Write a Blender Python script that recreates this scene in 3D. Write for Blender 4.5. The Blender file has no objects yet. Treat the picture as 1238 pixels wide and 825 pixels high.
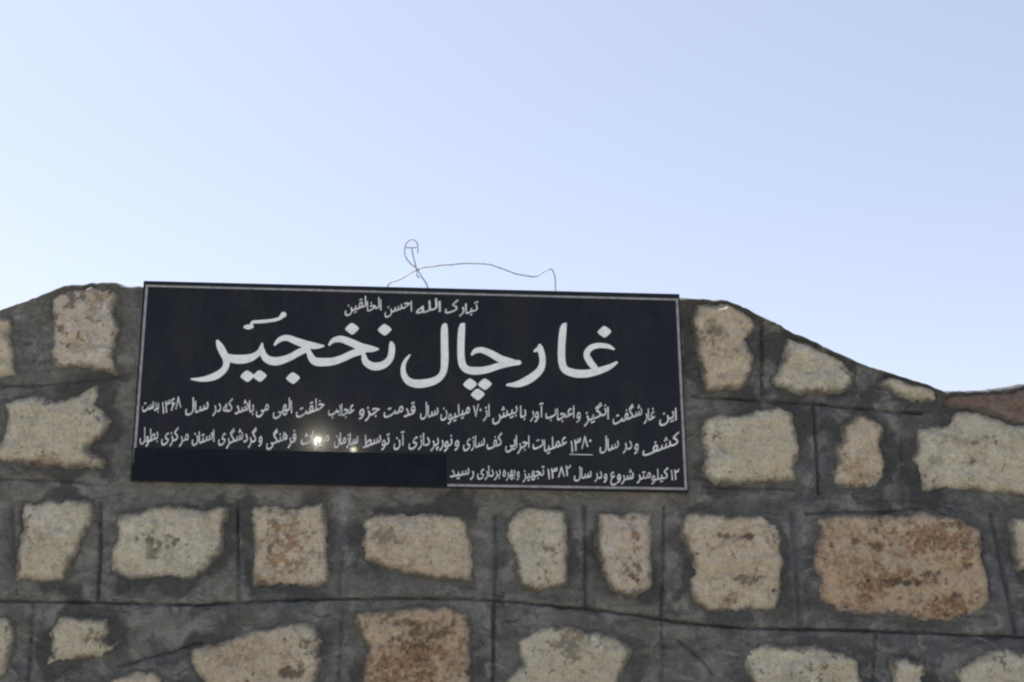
import bpy, math
import numpy as np
from mathutils import Matrix, Vector

SC = bpy.context.scene
COL = SC.collection

# ------------------------------------------------------------------ camera
F_PX, W_PX, H_PX = 1500.0, 1238.0, 825.0
CAM = np.array([0.0, -5.4135, 1.60])
yaw, pitch, roll = math.radians(0.7217), math.radians(12.068), math.radians(1.010)
cy, sy, cp, sp, cr, sr = math.cos(yaw), math.sin(yaw), math.cos(pitch), math.sin(pitch), math.cos(roll), math.sin(roll)
FW = np.array([sy * cp, cy * cp, sp])
R0 = np.array([cy, -sy, 0.0])
U0 = np.cross(R0, FW)
RT = cr * R0 + sr * U0
UP = -sr * R0 + cr * U0
cam_d = bpy.data.cameras.new('camera')
cam_d.sensor_width = 36.0
cam_d.lens = 36.0 * F_PX / W_PX
cam_d.clip_start = 0.05
cam_d.clip_end = 5000
cam = bpy.data.objects.new('camera', cam_d)
COL.objects.link(cam)
m = Matrix.Identity(4)
for i in range(3):
    m[i][0], m[i][1], m[i][2], m[i][3] = RT[i], UP[i], -FW[i], CAM[i]
cam.matrix_world = m
SC.camera = cam

# ------------------------------------------------------------------ sky and sun
SUN_EL, SUN_AZ = math.radians(58.0), math.radians(-60.0)     # azimuth from +Y, negative = left
w = bpy.data.worlds.new('World')
SC.world = w
w.use_nodes = True
nt = w.node_tree
bg = nt.nodes['Background']
sky = nt.nodes.new('ShaderNodeTexSky')
sky.sky_type = 'NISHITA'
sky.sun_disc = False
sky.sun_elevation = SUN_EL
sky.sun_rotation = SUN_AZ
sky.air_density = 1.0
sky.dust_density = 1.0
sky.ozone_density = 2.0
hsv = nt.nodes.new('ShaderNodeHueSaturation')
hsv.inputs['Saturation'].default_value = 0.90
gam = nt.nodes.new('ShaderNodeGamma')
gam.inputs['Gamma'].default_value = 0.62
nt.links.new(sky.outputs['Color'], gam.inputs['Color'])
nt.links.new(gam.outputs['Color'], hsv.inputs['Color'])
tint = nt.nodes.new('ShaderNodeMix'); tint.data_type = 'RGBA'; tint.blend_type = 'MULTIPLY'
tint.inputs[0].default_value = 1.0; tint.inputs[7].default_value = (1.03, 0.965, 1.0, 1.0)
nt.links.new(hsv.outputs['Color'], tint.inputs[6])
nt.links.new(tint.outputs[2], bg.inputs['Color'])
bg.inputs['Strength'].default_value = 0.15
sd = bpy.data.lights.new('sun', 'SUN')
sd.energy = 4.5
sd.angle = math.radians(0.5)
sd.color = (1.0, 0.94, 0.86)
sun = bpy.data.objects.new('sun', sd)
COL.objects.link(sun)
dvec = Vector((math.sin(SUN_AZ) * math.cos(SUN_EL), math.cos(SUN_AZ) * math.cos(SUN_EL), math.sin(SUN_EL)))
sun.rotation_euler = dvec.to_track_quat('Z', 'Y').to_euler()
sun.location = dvec * 30
SC.view_settings.view_transform = 'Standard'
SC.view_settings.look = 'None'
SC.view_settings.gamma = 1.0
SC.view_settings.exposure = 1.29
SC.render.filter_size = 1.9
SC.cycles.filter_width = 2.3

# ------------------------------------------------------------------ helpers
def P(px, py, y=0.0):
    """ray through a photo pixel met with the vertical plane at depth y"""
    px = np.asarray(px, float); py = np.asarray(py, float)
    a = (px - W_PX / 2) / F_PX; b = -(py - H_PX / 2) / F_PX
    d = FW[None, :] + a.reshape(-1, 1) * RT[None, :] + b.reshape(-1, 1) * UP[None, :]
    t = (y - CAM[1]) / d[:, 1]
    return CAM[None, :] + d * t[:, None]

def XZ(pts, y=0.0):
    a = np.array(pts, float)
    q = P(a[:, 0], a[:, 1], y)
    return q[:, [0, 2]]

def vnoise(x, y, seed):
    xi = np.floor(x).astype(np.int64); yi = np.floor(y).astype(np.int64)
    fx = x - xi; fy = y - yi
    fx = fx * fx * fx * (fx * (fx * 6 - 15) + 10); fy = fy * fy * fy * (fy * (fy * 6 - 15) + 10)
    def h(a, b):
        n = (a * 374761393 + b * 668265263 + seed * 1442695041) & 0x7fffffff
        n = ((n ^ (n >> 13)) * 1274126177) & 0x7fffffff
        n = ((n ^ (n >> 15)) * 2246822519) & 0x7fffffff
        return ((n ^ (n >> 16)) & 0xffffff) / float(0xffffff) * 2 - 1
    return (h(xi, yi) * (1 - fx) + h(xi + 1, yi) * fx) * (1 - fy) + (h(xi, yi + 1) * (1 - fx) + h(xi + 1, yi + 1) * fx) * fy

def fbm(x, z, scale, octv, seed, gain=0.5):
    s = 0; a = 1.0; t = 0
    ca, sa = math.cos(0.6), math.sin(0.6)
    u, v = x / scale, z / scale
    for k in range(octv):
        s = s + a * vnoise(u + 17.3 * k, v - 9.1 * k, seed + k * 31)
        t += a; a *= gain
        u, v = (u * ca - v * sa) * 2.03, (u * sa + v * ca) * 2.03
    return s / t

def seg_dist(x, z, a, b):
    dx, dz = b[0] - a[0], b[1] - a[1]
    L = dx * dx + dz * dz + 1e-12
    t = np.clip(((x - a[0]) * dx + (z - a[1]) * dz) / L, 0, 1)
    return np.hypot(x - a[0] - t * dx, z - a[1] - t * dz), t

def poly_sdf(x, z, poly):
    """positive inside"""
    d = np.full(x.shape, 1e9); ins = np.zeros(x.shape, bool)
    n = len(poly)
    for i in range(n):
        a, b = poly[i], poly[(i + 1) % n]
        d = np.minimum(d, seg_dist(x, z, a, b)[0])
        c = ((a[1] > z) != (b[1] > z)) & (x < (b[0] - a[0]) * (z - a[1]) / (b[1] - a[1] + 1e-12) + a[0])
        ins ^= c
    return np.where(ins, d, -d)

def sstep(e0, e1, x):
    t = np.clip((x - e0) / (e1 - e0), 0, 1)
    return t * t * (3 - 2 * t)

def np_mesh(name, co, faces, mat, smooth=True):
    """faces: (n,k) array or list of such arrays"""
    if not isinstance(faces, list): faces = [faces]
    me = bpy.data.meshes.new(name)
    co = np.ascontiguousarray(co, np.float32)
    nl = sum(f.size for f in faces); nf = sum(len(f) for f in faces)
    me.vertices.add(len(co)); me.vertices.foreach_set('co', co.ravel())
    me.loops.add(nl); me.loops.foreach_set('vertex_index', np.concatenate([f.ravel() for f in faces]).astype(np.int32))
    me.polygons.add(nf)
    tot = np.concatenate([np.full(len(f), f.shape[1]) for f in faces]).astype(np.int32)
    st = np.concatenate([[0], np.cumsum(tot)[:-1]]).astype(np.int32)
    me.polygons.foreach_set('loop_start', st)
    me.update(calc_edges=True)
    me.validate()
    me.polygons.foreach_set('use_smooth', np.full(len(me.polygons), smooth))
    me.materials.append(mat)
    return me

def link(name, me, parent=None):
    o = bpy.data.objects.new(name, me)
    COL.objects.link(o)
    if parent is not None: o.parent = parent
    return o

def attr(me, name, vals):
    a = me.attributes.new(name, 'FLOAT', 'POINT')
    a.data.foreach_set('value', np.ascontiguousarray(vals, np.float32))

def thing(name, label, cat, loc=(0, 0, 0)):
    o = bpy.data.objects.new(name, None)
    o.empty_display_size = 0.1
    COL.objects.link(o)
    o.location = loc
    o['label'] = label; o['category'] = cat
    return o

def box_mesh(name, mat, corners_front, y0, y1):
    """four front corners (x,z) anticlockwise -> slab between y0 (front) and y1 (back)"""
    v = [(x, y0, z) for x, z in corners_front] + [(x, y1, z) for x, z in corners_front]
    f = [(0, 1, 2, 3), (7, 6, 5, 4), (0, 4, 5, 1), (1, 5, 6, 2), (2, 6, 7, 3), (3, 7, 4, 0)]
    me = bpy.data.meshes.new(name); me.from_pydata(v, [], f); me.update(); me.materials.append(mat)
    return me

# ------------------------------------------------------------------ materials
def new_mat(name):
    mt = bpy.data.materials.new(name); mt.use_nodes = True
    t = mt.node_tree; b = t.nodes['Principled BSDF']
    return mt, t, b

def N(t, kind, **kw):
    n = t.nodes.new(kind)
    for k, v in kw.items():
        if k in n.inputs.keys() if isinstance(k, str) else False: n.inputs[k].default_value = v
        else: setattr(n, k, v)
    return n

def noise(t, co, scale, detail=4, rough=0.6, dist=0.0, mapping=None):
    n = t.nodes.new('ShaderNodeTexNoise')
    n.inputs['Scale'].default_value = scale; n.inputs['Detail'].default_value = detail
    n.inputs['Roughness'].default_value = rough; n.inputs['Distortion'].default_value = dist
    t.links.new(co, n.inputs['Vector'])
    return n.outputs['Fac']

def ramp(t, fac, stops, interp='LINEAR'):
    r = t.nodes.new('ShaderNodeValToRGB')
    r.color_ramp.interpolation = interp
    e = r.color_ramp.elements
    while len(e) < len(stops): e.new(0.5)
    for i, (p, c) in enumerate(stops):
        e[i].position = p
        e[i].color = (c, c, c, 1) if isinstance(c, (int, float)) else (*c, 1)
    t.links.new(fac, r.inputs['Fac'])
    return r.outputs['Color']

def mix(t, fac, a, b, mode='MIX'):
    n = t.nodes.new('ShaderNodeMix'); n.data_type = 'RGBA'; n.blend_type = mode
    for s, v in ((n.inputs[0], fac), (n.inputs[6], a), (n.inputs[7], b)):
        if isinstance(v, (int, float)): s.default_value = v
        elif isinstance(v, tuple): s.default_value = (*v, 1)
        else: t.links.new(v, s)
    return n.outputs[2]

def math_n(t, op, a, b=0.0):
    n = t.nodes.new('ShaderNodeMath'); n.operation = op
    for s, v in ((n.inputs[0], a), (n.inputs[1], b)):
        if isinstance(v, (int, float)): s.default_value = v
        else: t.links.new(v, s)
    return n.outputs[0]

def geo_pos(t, sx=1, sz=1, rot=0.0):
    g = t.nodes.new('ShaderNodeNewGeometry')
    mp = t.nodes.new('ShaderNodeMapping')
    mp.inputs['Scale'].default_value = (sx, 1, sz)
    mp.inputs['Rotation'].default_value = (0, rot, 0)
    t.links.new(g.outputs['Position'], mp.inputs['Vector'])
    return mp.outputs['Vector']

def bump(t, b, h, strength, dist):
    n = t.nodes.new('ShaderNodeBump')
    n.inputs['Strength'].default_value = strength; n.inputs['Distance'].default_value = dist
    t.links.new(h, n.inputs['Height']); t.links.new(n.outputs['Normal'], b.inputs['Normal'])

def attr_n(t, name):
    a = t.nodes.new('ShaderNodeAttribute'); a.attribute_name = name
    return a.outputs['Fac']

# mortar: grey cement, blotchy, brownish smears and bluish fresh patches
M_MORTAR, t, b = new_mat('mortar_cement')
co = geo_pos(t)
big = noise(t, co, 1.7, 3, 0.6, 0.4)
mid = noise(t, co, 9.0, 6, 0.68, 0.6)
fine = noise(t, co, 55.0, 5, 0.7)
str_ = noise(t, geo_pos(t, 0.5, 1.9), 12.0, 6, 0.7, 0.8)
c = ramp(t, mid, [(0.30, (0.062, 0.070, 0.074)), (0.5, (0.145, 0.155, 0.155)), (0.68, (0.29, 0.298, 0.290))])
c = mix(t, ramp(t, big, [(0.44, 0.0), (0.60, 0.6)]), c, (0.135, 0.134, 0.118))
c = mix(t, ramp(t, str_, [(0.50, 0.0), (0.70, 0.65)]), c, (0.205, 0.203, 0.190))
c = mix(t, ramp(t, str_, [(0.34, 0.8), (0.45, 0.0)]), c, (0.048, 0.053, 0.057))
c = mix(t, math_n(t, 'MULTIPLY', attr_n(t, 'warm'), 0.8), c, mix(t, mid, (0.120, 0.120, 0.108), (0.235, 0.235, 0.222)))
c = mix(t, math_n(t, 'MULTIPLY', attr_n(t, 'cool'), 0.75), c, mix(t, ramp(t, mid, [(0.35, 0.0), (0.65, 1.0)]), (0.055, 0.063, 0.072), (0.115, 0.128, 0.142)))
c = mix(t, math_n(t, 'MULTIPLY', attr_n(t, 'drip'), ramp(t, mid, [(0.38, 0.15), (0.6, 1.0)])), c, (0.31, 0.355, 0.40))
patch = noise(t, co, 4.5, 5, 0.7, 1.2)
c = mix(t, ramp(t, patch, [(0.56, 0.0), (0.70, 0.4)]), c, (0.145, 0.128, 0.112))
c = mix(t, ramp(t, noise(t, co, 7.0, 4, 0.65, 0.8), [(0.60, 0.0), (0.74, 0.5)]), c, (0.095, 0.108, 0.078))
c = mix(t, ramp(t, noise(t, geo_pos(t, 0.8, 1.2), 8.0, 7, 0.72, 1.0), [(0.50, 0.0), (0.62, 0.8)]), c, (0.255, 0.262, 0.250))
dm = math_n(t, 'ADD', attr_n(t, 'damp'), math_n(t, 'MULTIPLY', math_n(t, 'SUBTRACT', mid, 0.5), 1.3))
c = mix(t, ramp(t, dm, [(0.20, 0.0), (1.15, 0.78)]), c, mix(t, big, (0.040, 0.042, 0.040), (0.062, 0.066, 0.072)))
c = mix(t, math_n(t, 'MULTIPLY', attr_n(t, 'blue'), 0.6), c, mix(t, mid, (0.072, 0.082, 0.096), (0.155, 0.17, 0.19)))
c = mix(t, 0.75, c, ramp(t, fine, [(0.3, 0.50), (0.5, 0.85), (0.7, 1.0)]), 'MULTIPLY')
t.links.new(c, b.inputs['Base Color'])
b.inputs['Roughness'].default_value = 0.93
b.inputs['Specular IOR Level'].default_value = 0.2
bump(t, b, math_n(t, 'ADD', mid, math_n(t, 'MULTIPLY', fine, 0.8)), 1.0, 0.026)

# limestone: pale buff, with rust stains; per-object tint from attributes
def stone_mat(name, pale, tan, rust, rust_amt):
    mt, t, b = new_mat(name)
    info = t.nodes.new('ShaderNodeObjectInfo')
    g = t.nodes.new('ShaderNodeNewGeometry')
    off = t.nodes.new('ShaderNodeVectorMath'); off.operation = 'ADD'
    cmb = t.nodes.new('ShaderNodeCombineXYZ')
    t.links.new(math_n(t, 'MULTIPLY', info.outputs['Random'], 37.0), cmb.inputs['Y'])
    t.links.new(g.outputs['Position'], off.inputs[0]); t.links.new(cmb.outputs[0], off.inputs[1])
    co = off.outputs[0]
    big = noise(t, co, 6.0, 6, 0.68, 1.0)
    mid = noise(t, co, 16.0, 7, 0.72, 0.4)
    fine = noise(t, co, 62.0, 6, 0.75)
    pat = noise(t, co, 9.0, 5, 0.65, 0.6)
    c = ramp(t, mid, [(0.28, tan), (0.46, pale), (0.70, tuple(min(1, v * 1.28) for v in pale))])
    c = mix(t, ramp(t, pat, [(0.52, 0.0), (0.66, 0.55)]), c, tuple(v * k for v, k in zip(pale, (0.62, 0.66, 0.68))))
    tint = noise(t, co, 3.2, 4, 0.6, 0.7)
    c = mix(t, ramp(t, tint, [(0.40, 0.0), (0.58, 0.5)]), c, tuple(v * k for v, k in zip(pale, (1.0, 0.89, 0.79))))
    rr = ramp(t, big, [(0.62 - 0.24 * rust_amt, 0.0), (0.76 - 0.20 * rust_amt, min(0.9, 0.35 + 0.6 * rust_amt))])
    c = mix(t, rr, c, mix(t, fine, rust, tuple(min(1, v * 1.5) for v in rust)))
    rr2 = math_n(t, 'ADD', attr_n(t, 'rusty'), math_n(t, 'MULTIPLY', math_n(t, 'SUBTRACT', pat, 0.5), 1.2))
    c = mix(t, ramp(t, rr2, [(0.12, 0.0), (0.85, 0.85)]), c, mix(t, ramp(t, fine, [(0.4, 0.0), (0.6, 1.0)]), (0.185, 0.098, 0.050), (0.36, 0.235, 0.14)))
    gg = math_n(t, 'ADD', attr_n(t, 'dark_mark'), math_n(t, 'MULTIPLY', math_n(t, 'SUBTRACT', fine, 0.5), 0.8))
    c = mix(t, ramp(t, gg, [(0.18, 0.0), (0.75, 0.75)]), c, mix(t, mid, (0.075, 0.055, 0.038), (0.15, 0.125, 0.095)))
    # cement smeared over the rim of the face
    sm = noise(t, co, 11.0, 5, 0.7, 0.5)
    e = math_n(t, 'ADD', attr_n(t, 'edge'), math_n(t, 'MULTIPLY', math_n(t, 'SUBTRACT', sm, 0.50), 2.6))
    c = mix(t, ramp(t, attr_n(t, 'edge'), [(0.0, 0.75), (0.75, 0.0)]), c, mix(t, mid, (0.13, 0.13, 0.118), (0.24, 0.235, 0.205)))
    c = mix(t, ramp(t, e, [(0.0, 0.85), (0.50, 0.0)]), c, mix(t, mid, (0.085, 0.084, 0.076), (0.165, 0.16, 0.145)))
    pit = ramp(t, math_n(t, 'MULTIPLY', noise(t, co, 34.0, 3, 0.6, 0.2), noise(t, co, 8.0, 2, 0.5)), [(0.135, 0.65), (0.165, 0.0)])
    c = mix(t, pit, c, (0.085, 0.070, 0.050))
    c = mix(t, 0.85, c, ramp(t, fine, [(0.30, 0.42), (0.46, 0.82), (0.60, 1.0)]), 'MULTIPLY')
    t.links.new(c, b.inputs['Base Color'])
    b.inputs['Roughness'].default_value = 0.88
    b.inputs['Specular IOR Level'].default_value = 0.25
    bump(t, b, math_n(t, 'ADD', mid, math_n(t, 'MULTIPLY', fine, 0.6)), 1.0, 0.028)
    return mt
M_ST = {
    'pale': stone_mat('stone_pale', (0.565, 0.555, 0.455), (0.37, 0.355, 0.275), (0.36, 0.29, 0.20), 0.10),
    'buff': stone_mat('stone_buff', (0.56, 0.52, 0.415), (0.38, 0.335, 0.25), (0.34, 0.245, 0.16), 0.22),
    'pink': stone_mat('stone_pinkish', (0.57, 0.535, 0.455), (0.40, 0.355, 0.295), (0.33, 0.23, 0.18), 0.25),
    'rust': stone_mat('stone_rusty', (0.50, 0.42, 0.31), (0.34, 0.265, 0.18), (0.26, 0.155, 0.09), 0.30),
    'red':  stone_mat('stone_reddish', (0.23, 0.18, 0.15), (0.135, 0.11, 0.095), (0.18, 0.105, 0.082), 0.6),
}

# plaque: black polished board
M_PLAQUE, t, b = new_mat('polished_black_board')
co = geo_pos(t)
n1 = noise(t, co, 6.0, 3, 0.5)
n2 = noise(t, co, 120.0, 3, 0.6)
c = ramp(t, n1, [(0.35, (0.0055, 0.0095, 0.0125)), (0.65, (0.0095, 0.0095, 0.0165))])
c = mix(t, ramp(t, noise(t, geo_pos(t, 1.2, 0.6), 5.0, 7, 0.75, 0.8), [(0.46, 0.0), (0.72, 0.9)]), c, (0.0200, 0.0205, 0.0190))
c = mix(t, 0.35, c, ramp(t, n2, [(0.35, 0.4), (0.65, 1.0)]), 'MULTIPLY')
t.links.new(c, b.inputs['Base Color'])
b.inputs['Specular IOR Level'].default_value = 0.11
t.links.new(ramp(t, n2, [(0.3, 0.085), (0.7, 0.12)]), b.inputs['Roughness'])
b.inputs['Coat Weight'].default_value = 0.10
b.inputs['Coat Roughness'].default_value = 0.035

M_STRIP, t, b = new_mat('dark_tape')
n1 = noise(t, geo_pos(t), 10.0, 3, 0.5)
c = ramp(t, n1, [(0.35, (0.0035, 0.0062, 0.0105)), (0.65, (0.0060, 0.0092, 0.0160))])
t.links.new(c, b.inputs['Base Color'])
b.inputs['Roughness'].default_value = 0.35
b.inputs['Specular IOR Level'].default_value = 0.07

def letter_mat(name, col, lo):
    mt, t, b = new_mat(name)
    n1 = noise(t, geo_pos(t), 45.0, 4, 0.65)
    c = ramp(t, n1, [(0.34, tuple(v * lo for v in col)), (0.6, col)])
    t.links.new(c, b.inputs['Base Color'])
    b.inputs['Roughness'].default_value = 0.5
    return mt
M_TITLE = letter_mat('title_paint', (0.62, 0.68, 0.69), 0.85)
M_SMALL = letter_mat('small_letter_paint', (0.54, 0.575, 0.60), 0.55)
M_BORDER = letter_mat('border_paint', (0.24, 0.245, 0.26), 0.55)

M_WIRE, t, b = new_mat('dull_steel_wire')
b.inputs['Base Color'].default_value = (0.20, 0.205, 0.20, 1)
n1 = noise(t, geo_pos(t), 60.0, 3, 0.6)
t.links.new(ramp(t, n1, [(0.35, (0.20, 0.19, 0.18)), (0.65, (0.38, 0.39, 0.39))]), b.inputs['Base Color'])
b.inputs['Metallic'].default_value = 0.35
b.inputs['Roughness'].default_value = 0.6

M_GROUND, t, b = new_mat('dry_ground')
co = geo_pos(t)
n1 = noise(t, co, 0.8, 8, 0.7)
t.links.new(ramp(t, n1, [(0.3, (0.26, 0.225, 0.175)), (0.7, (0.38, 0.345, 0.285))]), b.inputs['Base Color'])
b.inputs['Roughness'].default_value = 0.95

# ------------------------------------------------------------------ tracing data (photo pixels)
SILH = [(-60, 398), (-20, 383), (0, 375), (20, 367), (45, 358), (58, 352), (75, 347), (100, 344), (125, 342), (140, 342),
        (147, 347), (172, 347), (400, 352), (700, 357), (822, 360), (878, 362), (900, 371), (925, 384), (960, 402),
        (1000, 421), (1040, 438), (1075, 449), (1110, 461), (1128, 467), (1142, 473), (1160, 472), (1180, 472),
        (1200, 471), (1220, 468), (1238, 465), (1270, 460), (1300, 458)]
STONES = [
 ('buff', [(-34,388),(14,385),(16,405),(19,440),(20,455),(-5,458),(-34,460)], None),
 ('pink', [(63,362),(80,350),(110,346),(138,345),(141,360),(139,380),(145,400),(138,420),(136,432),(139,447),(115,446),(100,443),(80,446),(66,446),(63,430),(64,400),(62,380)], 'buff stone with a reddish top edge'),
 ('pale', [(10,490),(25,482),(45,480),(70,485),(95,480),(118,468),(120,480),(114,488),(125,497),(133,510),(126,525),(106,540),(114,549),(126,555),(124,565),(90,565),(50,562),(20,560),(0,558),(-15,550),(5,535),(12,510)], None),
 ('pale', [(30,608),(45,612),(60,607),(85,604),(112,606),(113,620),(105,640),(97,655),(88,675),(80,692),(78,701),(50,703),(22,700),(25,675),(28,640),(27,615)], None),
 ('pale', [(143,624),(155,621),(172,622),(180,615),(205,612),(230,614),(250,618),(265,612),(272,615),(272,640),(266,668),(255,680),(245,690),(228,699),(205,697),(180,698),(150,697),(135,690),(136,665),(143,650)], None),
 ('buff', [(303,612),(325,610),(350,614),(375,612),(392,608),(395,640),(396,680),(397,706),(370,709),(335,708),(308,706),(307,680),(308,650),(304,630)], None),
 ('buff', [(441,628),(460,622),(495,622),(530,622),(565,628),(569,650),(571,680),(570,704),(545,700),(510,697),(485,690),(455,682),(441,675),(440,650)], None),
 ('pale', [(612,638),(625,620),(640,614),(665,616),(683,618),(685,640),(684,670),(684,706),(665,710),(650,716),(628,708),(624,690),(622,670),(614,655)], None),
 ('pink', [(723,622),(735,619),(750,622),(768,618),(786,622),(787,650),(786,680),(785,710),(760,718),(745,714),(735,705),(730,690),(730,678),(722,668),(719,655),(725,640)], None),
 ('buff', [(824,626),(840,620),(865,622),(885,625),(905,624),(925,624),(938,633),(944,650),(945,680),(944,710),(938,735),(920,738),(890,738),(860,740),(843,728),(833,712),(834,700),(839,690),(835,670),(828,655),(822,645)], None),
 ('rust', [(983,626),(1010,624),(1050,624),(1090,624),(1115,620),(1150,624),(1165,632),(1184,642),(1185,670),(1192,700),(1194,725),(1180,742),(1150,752),(1110,750),(1080,742),(1040,742),(1015,740),(990,725),(990,705),(985,690),(984,665),(992,650)], 'large rusty brown stone'),
 ('pale', [(1220,626),(1240,625),(1270,626),(1272,690),(1245,688),(1230,690),(1225,660)], None),
 ('buff', [(842,370),(870,365),(896,371),(908,385),(912,395),(900,410),(905,420),(910,435),(905,455),(895,468),(870,470),(855,470),(850,450),(843,430),(842,410),(838,390)], None),
 ('pale', [(952,411),(975,415),(995,425),(1018,438),(1033,452),(1028,465),(1020,473),(990,475),(960,473),(938,465),(935,460),(945,440),(950,425)], None),
 ('pale', [(1075,456),(1090,453),(1110,462),(1130,468),(1129,484),(1112,487),(1098,484),(1080,475),(1065,465)], None),
 ('pale', [(848,505),(870,502),(895,503),(915,498),(938,495),(958,500),(962,520),(966,545),(961,560),(959,580),(930,581),(895,582),(865,584),(850,575),(852,550),(846,530),(850,515)], None),
 ('buff', [(1018,515),(1030,507),(1042,503),(1055,510),(1065,520),(1062,535),(1068,560),(1065,575),(1058,587),(1040,590),(1022,590),(1008,583),(1012,560),(1010,545),(1020,535)], None),
 ('pale', [(1108,518),(1145,516),(1150,502),(1170,497),(1195,502),(1215,512),(1260,515),(1280,520),(1282,600),(1240,598),(1210,596),(1180,592),(1150,592),(1118,590),(1112,575),(1104,555),(1110,540)], None),
 ('red', [(1142,478),(1170,475),(1200,474),(1238,468),(1290,462),(1295,505),(1250,512),(1218,508),(1195,498),(1165,493),(1145,490)], 'reddish brown stone at the wall top'),
 ('pale', [(-22,750),(12,748),(18,762),(15,785),(5,815),(-22,825)], None),
 ('pale', [(62,765),(72,745),(90,747),(110,750),(128,752),(132,765),(120,775),(132,779),(141,777),(138,786),(125,792),(100,795),(75,805),(58,806),(62,785)], None),
 ('buff', [(232,785),(260,780),(290,770),(320,760),(350,753),(378,758),(388,775),(385,805),(380,830),(350,850),(300,850),(260,840),(240,815),(232,800)], None),
 ('rust', [(430,742),(470,738),(510,733),(545,735),(565,740),(568,780),(568,830),(565,862),(470,862),(440,830),(441,810),(446,785),(436,765)], 'stone stained orange at the bottom'),
 ('buff', [(135,822),(150,816),(170,810),(185,812),(195,822),(200,850),(140,850)], None),
 ('pale', [(625,775),(640,765),(660,757),(690,757),(720,765),(745,772),(762,785),(755,800),(745,830),(740,855),(610,855),(615,820),(632,805),(628,790)], None),
 ('pale', [(895,785),(920,780),(950,782),(980,783),(1010,787),(1035,798),(1040,820),(1038,855),(920,855),(905,815)], None),
 ('pale', [(1080,798),(1095,797),(1115,803),(1122,825),(1120,855),(1078,855)], None),
 ('pale', [(1155,812),(1175,800),(1195,790),(1215,787),(1240,790),(1280,800),(1280,855),(1160,855)], None),
]
# scored joints: (points, half width px, depth m)
JOINTS = [
 ([(-60,466),(20,467),(48,466)], 1.6, .014), ([(48,466),(100,461),(160,452)], 1.4, .007),
 ([(-60,577),(60,581),(130,587)], 1.5, .010),
 ([(-60,726),(0,727),(120,729),(240,732),(290,728),(420,724),(560,724),(620,728),(700,736),(770,744),(818,752),(900,760),(1050,763),(1238,771),(1300,774)], 1.6, .024),
 ([(120,606),(121,660),(117,727)], 2.0, .020), ([(287,606),(288,728)], 1.7, .018), ([(598,625),(600,680),(597,727)], 1.6, .010),
 ([(707,614),(708,735)], 2.0, .018), ([(803,612),(800,748)], 1.7, .014), ([(412,680),(410,724)],1.4,.006),
 ([(957,622),(962,690),(968,761)], 2.4, .012), ([(1198,622),(1212,690),(1228,768)], 2.2, .016),
 ([(921,388),(922,482)], 2.0, .020), ([(984,488),(990,598)], 1.8, .018), ([(1088,494),(1092,598)], 1.4, .008),
 ([(838,479),(900,483),(960,487),(1020,492),(1060,496),(1115,500)], 1.7, .018),
 ([(848,589),(960,592)], 1.3, .008), ([(975,621),(1050,620),(1130,617)], 1.5, .014), ([(974,600),(1238,614)], 1.2, .004),
 ([(40,730),(36,780),(30,850)], 1.8, .014), ([(597,732),(595,850)], 2.2, .022), ([(414,730),(408,850)], 1.8, .012),
 ([(1058,764),(1055,850)], 1.7, .014), ([(143,806),(190,793),(242,778)], 1.5, .016), ([(14,610),(20,720)], 1.4, .006),
 ([(800,752),(802,800),(798,850)], 1.4, .008), ([(820,775),(850,800),(862,815)], 1.4, .010),
]
JOINTS_W = [(XZ(p), hw * 0.0036, dp) for p, hw, dp in JOINTS]

# ------------------------------------------------------------------ wall
sil = XZ(SILH)
XL, XR, ZB = -4.6, 4.8, -0.05
sil_x = np.concatenate([[XL, XL + 1.2, sil[0, 0] - 0.5], sil[:, 0], [sil[-1, 0] + 0.5, sil[-1, 0] + 1.3, XR]])
sil_z = np.concatenate([[2.15, 2.3, sil[0, 1] - 0.18], sil[:, 1], [sil[-1, 1] + 0.05, sil[-1, 1] - 0.1, 2.2]])
def top_z(x):
    return np.interp(x, sil_x, sil_z) + 0.009 * fbm(x, x * 0 + 3.1, 0.16, 4, 5) + 0.006 * fbm(x, x * 0 + 1.1, 0.035, 3, 6)

xv0, xv1 = P([-30], [825])[0, 0], P([1268], [825])[0, 0]
zv0 = P([600], [850])[0, 2]
st = 0.0046
gx = np.concatenate([np.arange(XL, xv0, 0.045), np.arange(xv0, xv1, st), np.arange(xv1 + 0.02, XR + 0.02, 0.045)])
ZT = top_z(gx)
t_low = np.linspace(0, 1, 34)[:-1]
nfine = 460
rows = []
for tt in t_low: rows.append(ZB + (zv0 - ZB) * tt + 0 * gx)
for k in range(nfine + 1): rows.append(zv0 + (ZT - zv0) * k / nfine)
Z = np.array(rows); X = np.broadcast_to(gx, Z.shape).copy()

# stones outside the photograph's frame: more of the same masonry, row by row
rng = np.random.RandomState(11)
extra = []
def free(cx, cz, r):
    return all(((s - (cx, cz)) ** 2).sum(1).min() > r * r for s in stone_w)
stone_w = [XZ(p) for _, p, _ in STONES]
def rand_stone(cx, cz, hw, hh):
    n = 13; pts = []
    for k in range(n):
        a = 2 * math.pi * k / n
        ca, sa = math.cos(a), math.sin(a)
        sc = 1.0 / max(abs(ca), abs(sa)) ** 0.8
        q = 1 + rng.uniform(-0.13, 0.10)
        pts.append((cx + hw * ca * sc * q, cz + hh * sa * sc * q))
    return np.array(pts)
row_z = [zv0 - 0.18 - 0.475 * k for k in range(3)]
row_c = []
for rz in row_z:
    x = XL + 0.3
    while x < XR - 0.3:
        hw = rng.uniform(0.13, 0.27); cx = x + hw
        extra.append((rng.choice(['pale', 'pale', 'buff', 'pink']), rand_stone(cx, rz, hw, rng.uniform(0.14, 0.17))))
        x = cx + hw + 0.16
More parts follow.
